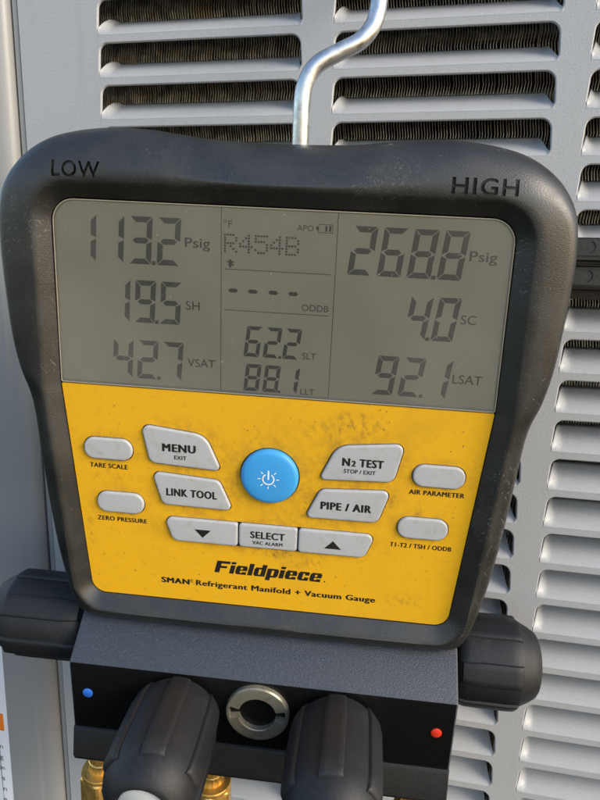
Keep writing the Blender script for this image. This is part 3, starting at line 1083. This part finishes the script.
def knob_meshes(P, end, width, rise):
    v, f = revolve(P, 72)
    grip = mesh('grip', v, f)
    tip = max(h for r, h in P)
    v, f = revolve([(9.0, tip - 2.2), (9.0, tip - 1.4), (8.4, tip - 0.9), (0.01, tip - 0.5)], 40)
    cap = mesh('end_cap', v, f)
    prof = []
    for h in (1.4, 2.2, 5, 10, 16, 0.6 * end, 0.78 * end, end - 3.4, end - 1.0, end - 0.3, end):
        r = prof_r(P, h)
        up, wd = rise, width
        if h < 2: up = -0.4
        if h > end - 0.5: up = 0.45 if h < end - 0.1 else -0.6
        if h < 10: wd = width * (0.8 + 0.02 * h)
        prof.append([(r - 1.2, -wd / 2 - 0.25, h), (r + up * 0.35, -wd / 2 - 0.2, h), (r + up * .9, -wd / 2 + .25, h), (r + up + .12, -wd / 4, h), (r + up + .15, 0, h), (r + up + .12, wd / 4, h), (r + up * .9, wd / 2 - .25, h), (r + up * 0.35, wd / 2 + 0.2, h), (r - 1.2, wd / 2 + 0.25, h)])
    v, f = loft(prof, True, True)
    rib = mesh('grip_rib', v, f)
    bm = bmesh.new()
    bm.from_mesh(rib)
    bmesh.ops.recalc_face_normals(bm, faces=bm.faces[:])
    bm.to_mesh(rib)
    bm.free()
    return grip, cap, rib


FRONT_KNOB = knob_meshes(KP, 41.0, 8.0, 0.95)


def knob(loc, out_dir, up_dir, twist, meshes, label):
    z = Vector(out_dir).normalized()
    y = Vector(up_dir)
    y = (y - z * y.dot(z)).normalized()
    x = y.cross(z)
    m = Matrix((x, y, z)).transposed().to_4x4()
    m.translation = Vector(loc) * MM
    o = link('valve_knob', meshes[0], mKnob, gauge, smooth=40)
    o.matrix_local = m @ Matrix.Rotation(twist, 4, 'Z')
    o['label'] = label
    c = link('end_cap', meshes[1], mCap, o, smooth=40)
    for k in range(6):
        r = link('grip_rib', meshes[2], mKnob, o, smooth=50)
        r.rotation_euler = (0, 0, k * math.pi / 3)
    return o


def stem(p0, p1, r):
    link('valve_stem', mesh('valve_stem', *tube([p0, p1], r, 20)), mBrass, gauge, smooth=50)


knob((-32.0, -129.5, 16.5), (0, 0, 1), (0, 1, 0), math.radians(84), FRONT_KNOB, 'ribbed black knob on the blue dot side of the front')
knob((32.5, -129.5, 16.5), (0, 0, 1), (0, 1, 0), math.radians(93), FRONT_KNOB, 'ribbed black knob on the red dot side of the front')
knob((-80.2, -117.5, -16.5), (-1, 0, 0), (0, 1, 0), math.radians(45), knob_meshes(knob_side(45.5), 36.5, 9.0, 0.75), 'ribbed black knob sticking out of the left end')
knob((80.0, -117.5, -16.5), (1, 0, 0), (0, 1, 0), math.radians(40), knob_meshes(knob_side(35.5), 26.5, 9.0, 0.75), 'ribbed black knob sticking out of the right end')
for p0, p1 in (((-32, -129.5, 14), (-32, -129.5, 24)), ((32.5, -129.5, 14), (32.5, -129.5, 24)), ((-78, -117.5, -16.5), (-88, -117.5, -16.5)), ((78, -117.5, -16.5), (88, -117.5, -16.5))):
    stem(p0, p1, 7.0)

# ---- brass hose fittings under the block
neck = [(5.6, -162.5), (5.6, -167.0)]
for (xx, zz, tilt) in ((-70.5, 9.0, -0.03), (-21.0, 8.0, 0.0), (21.0, 8.0, 0.0), (67.0, 9.0, 0.03)):
    rings = []
    for (r, yy, flat) in ((5.4, -161.5, 0), (5.4, -169.5, 0), (5.0, -169.8, 0), (5.0, -170.8, 0), (5.4, -171.2, 0), (5.4, -176.0, 0), (8.4, -176.4, 0), (8.8, -177.2, 0), (8.8, -178.0, 0)):
        rings.append([((r + (0.22 if (k % 2 and yy > -176.2) else 0)) * math.cos(2 * math.pi * k / 36), yy, (r + (0.22 if (k % 2 and yy > -176.2) else 0)) * math.sin(2 * math.pi * k / 36)) for k in range(36)])
    v, f = loft(rings, True, True)
    fit = link('brass_fitting', mesh('brass_fitting', [(x + xx + tilt * (-162 - y), y, z + zz) for x, y, z in v], [tuple(reversed(q)) for q in f]), mBrass, gauge, smooth=30)
    rings = []
    for (r, yy) in ((7.8, -177.6), (9.4, -179.0), (9.4, -197.0), (7.8, -198.4)):
        ring = []
        for k in range(36):
            a = 2 * math.pi * k / 36
            hexr = r * math.cos(math.pi / 6) / math.cos((a % (math.pi / 3)) - math.pi / 6)
            rr = hexr if r > 9 else r
            ring.append((rr * math.cos(a + .45), yy, rr * math.sin(a + .45)))
        rings.append(ring)
    v, f = loft(rings, True, True)
    link('hex_nut', mesh('hex_nut', [(x + xx + tilt * (-162 - y), y, z + zz) for x, y, z in v], [tuple(reversed(q)) for q in f]), mBrass, fit, smooth=30)

# ---- steel hook
hook = spline([(5.3, 78, -14), (5.4, 92, -13.5), (5.4, 101, -13.5), (6.2, 107.6, -14), (9.6, 113.6, -15), (16.4, 117.8, -16.5), (23.4, 121.6, -18), (27.6, 127.0, -19.5), (29.0, 134.5, -21), (29.6, 146, -24), (30, 156, -30),
               (30, 164, -42), (30, 168, -58), (30, 168, -76), (30, 163, -88)], 8)
link('hanging_hook', mesh('hanging_hook', *tube(hook, 2.85, 20)), mSteel, gauge, smooth=60)
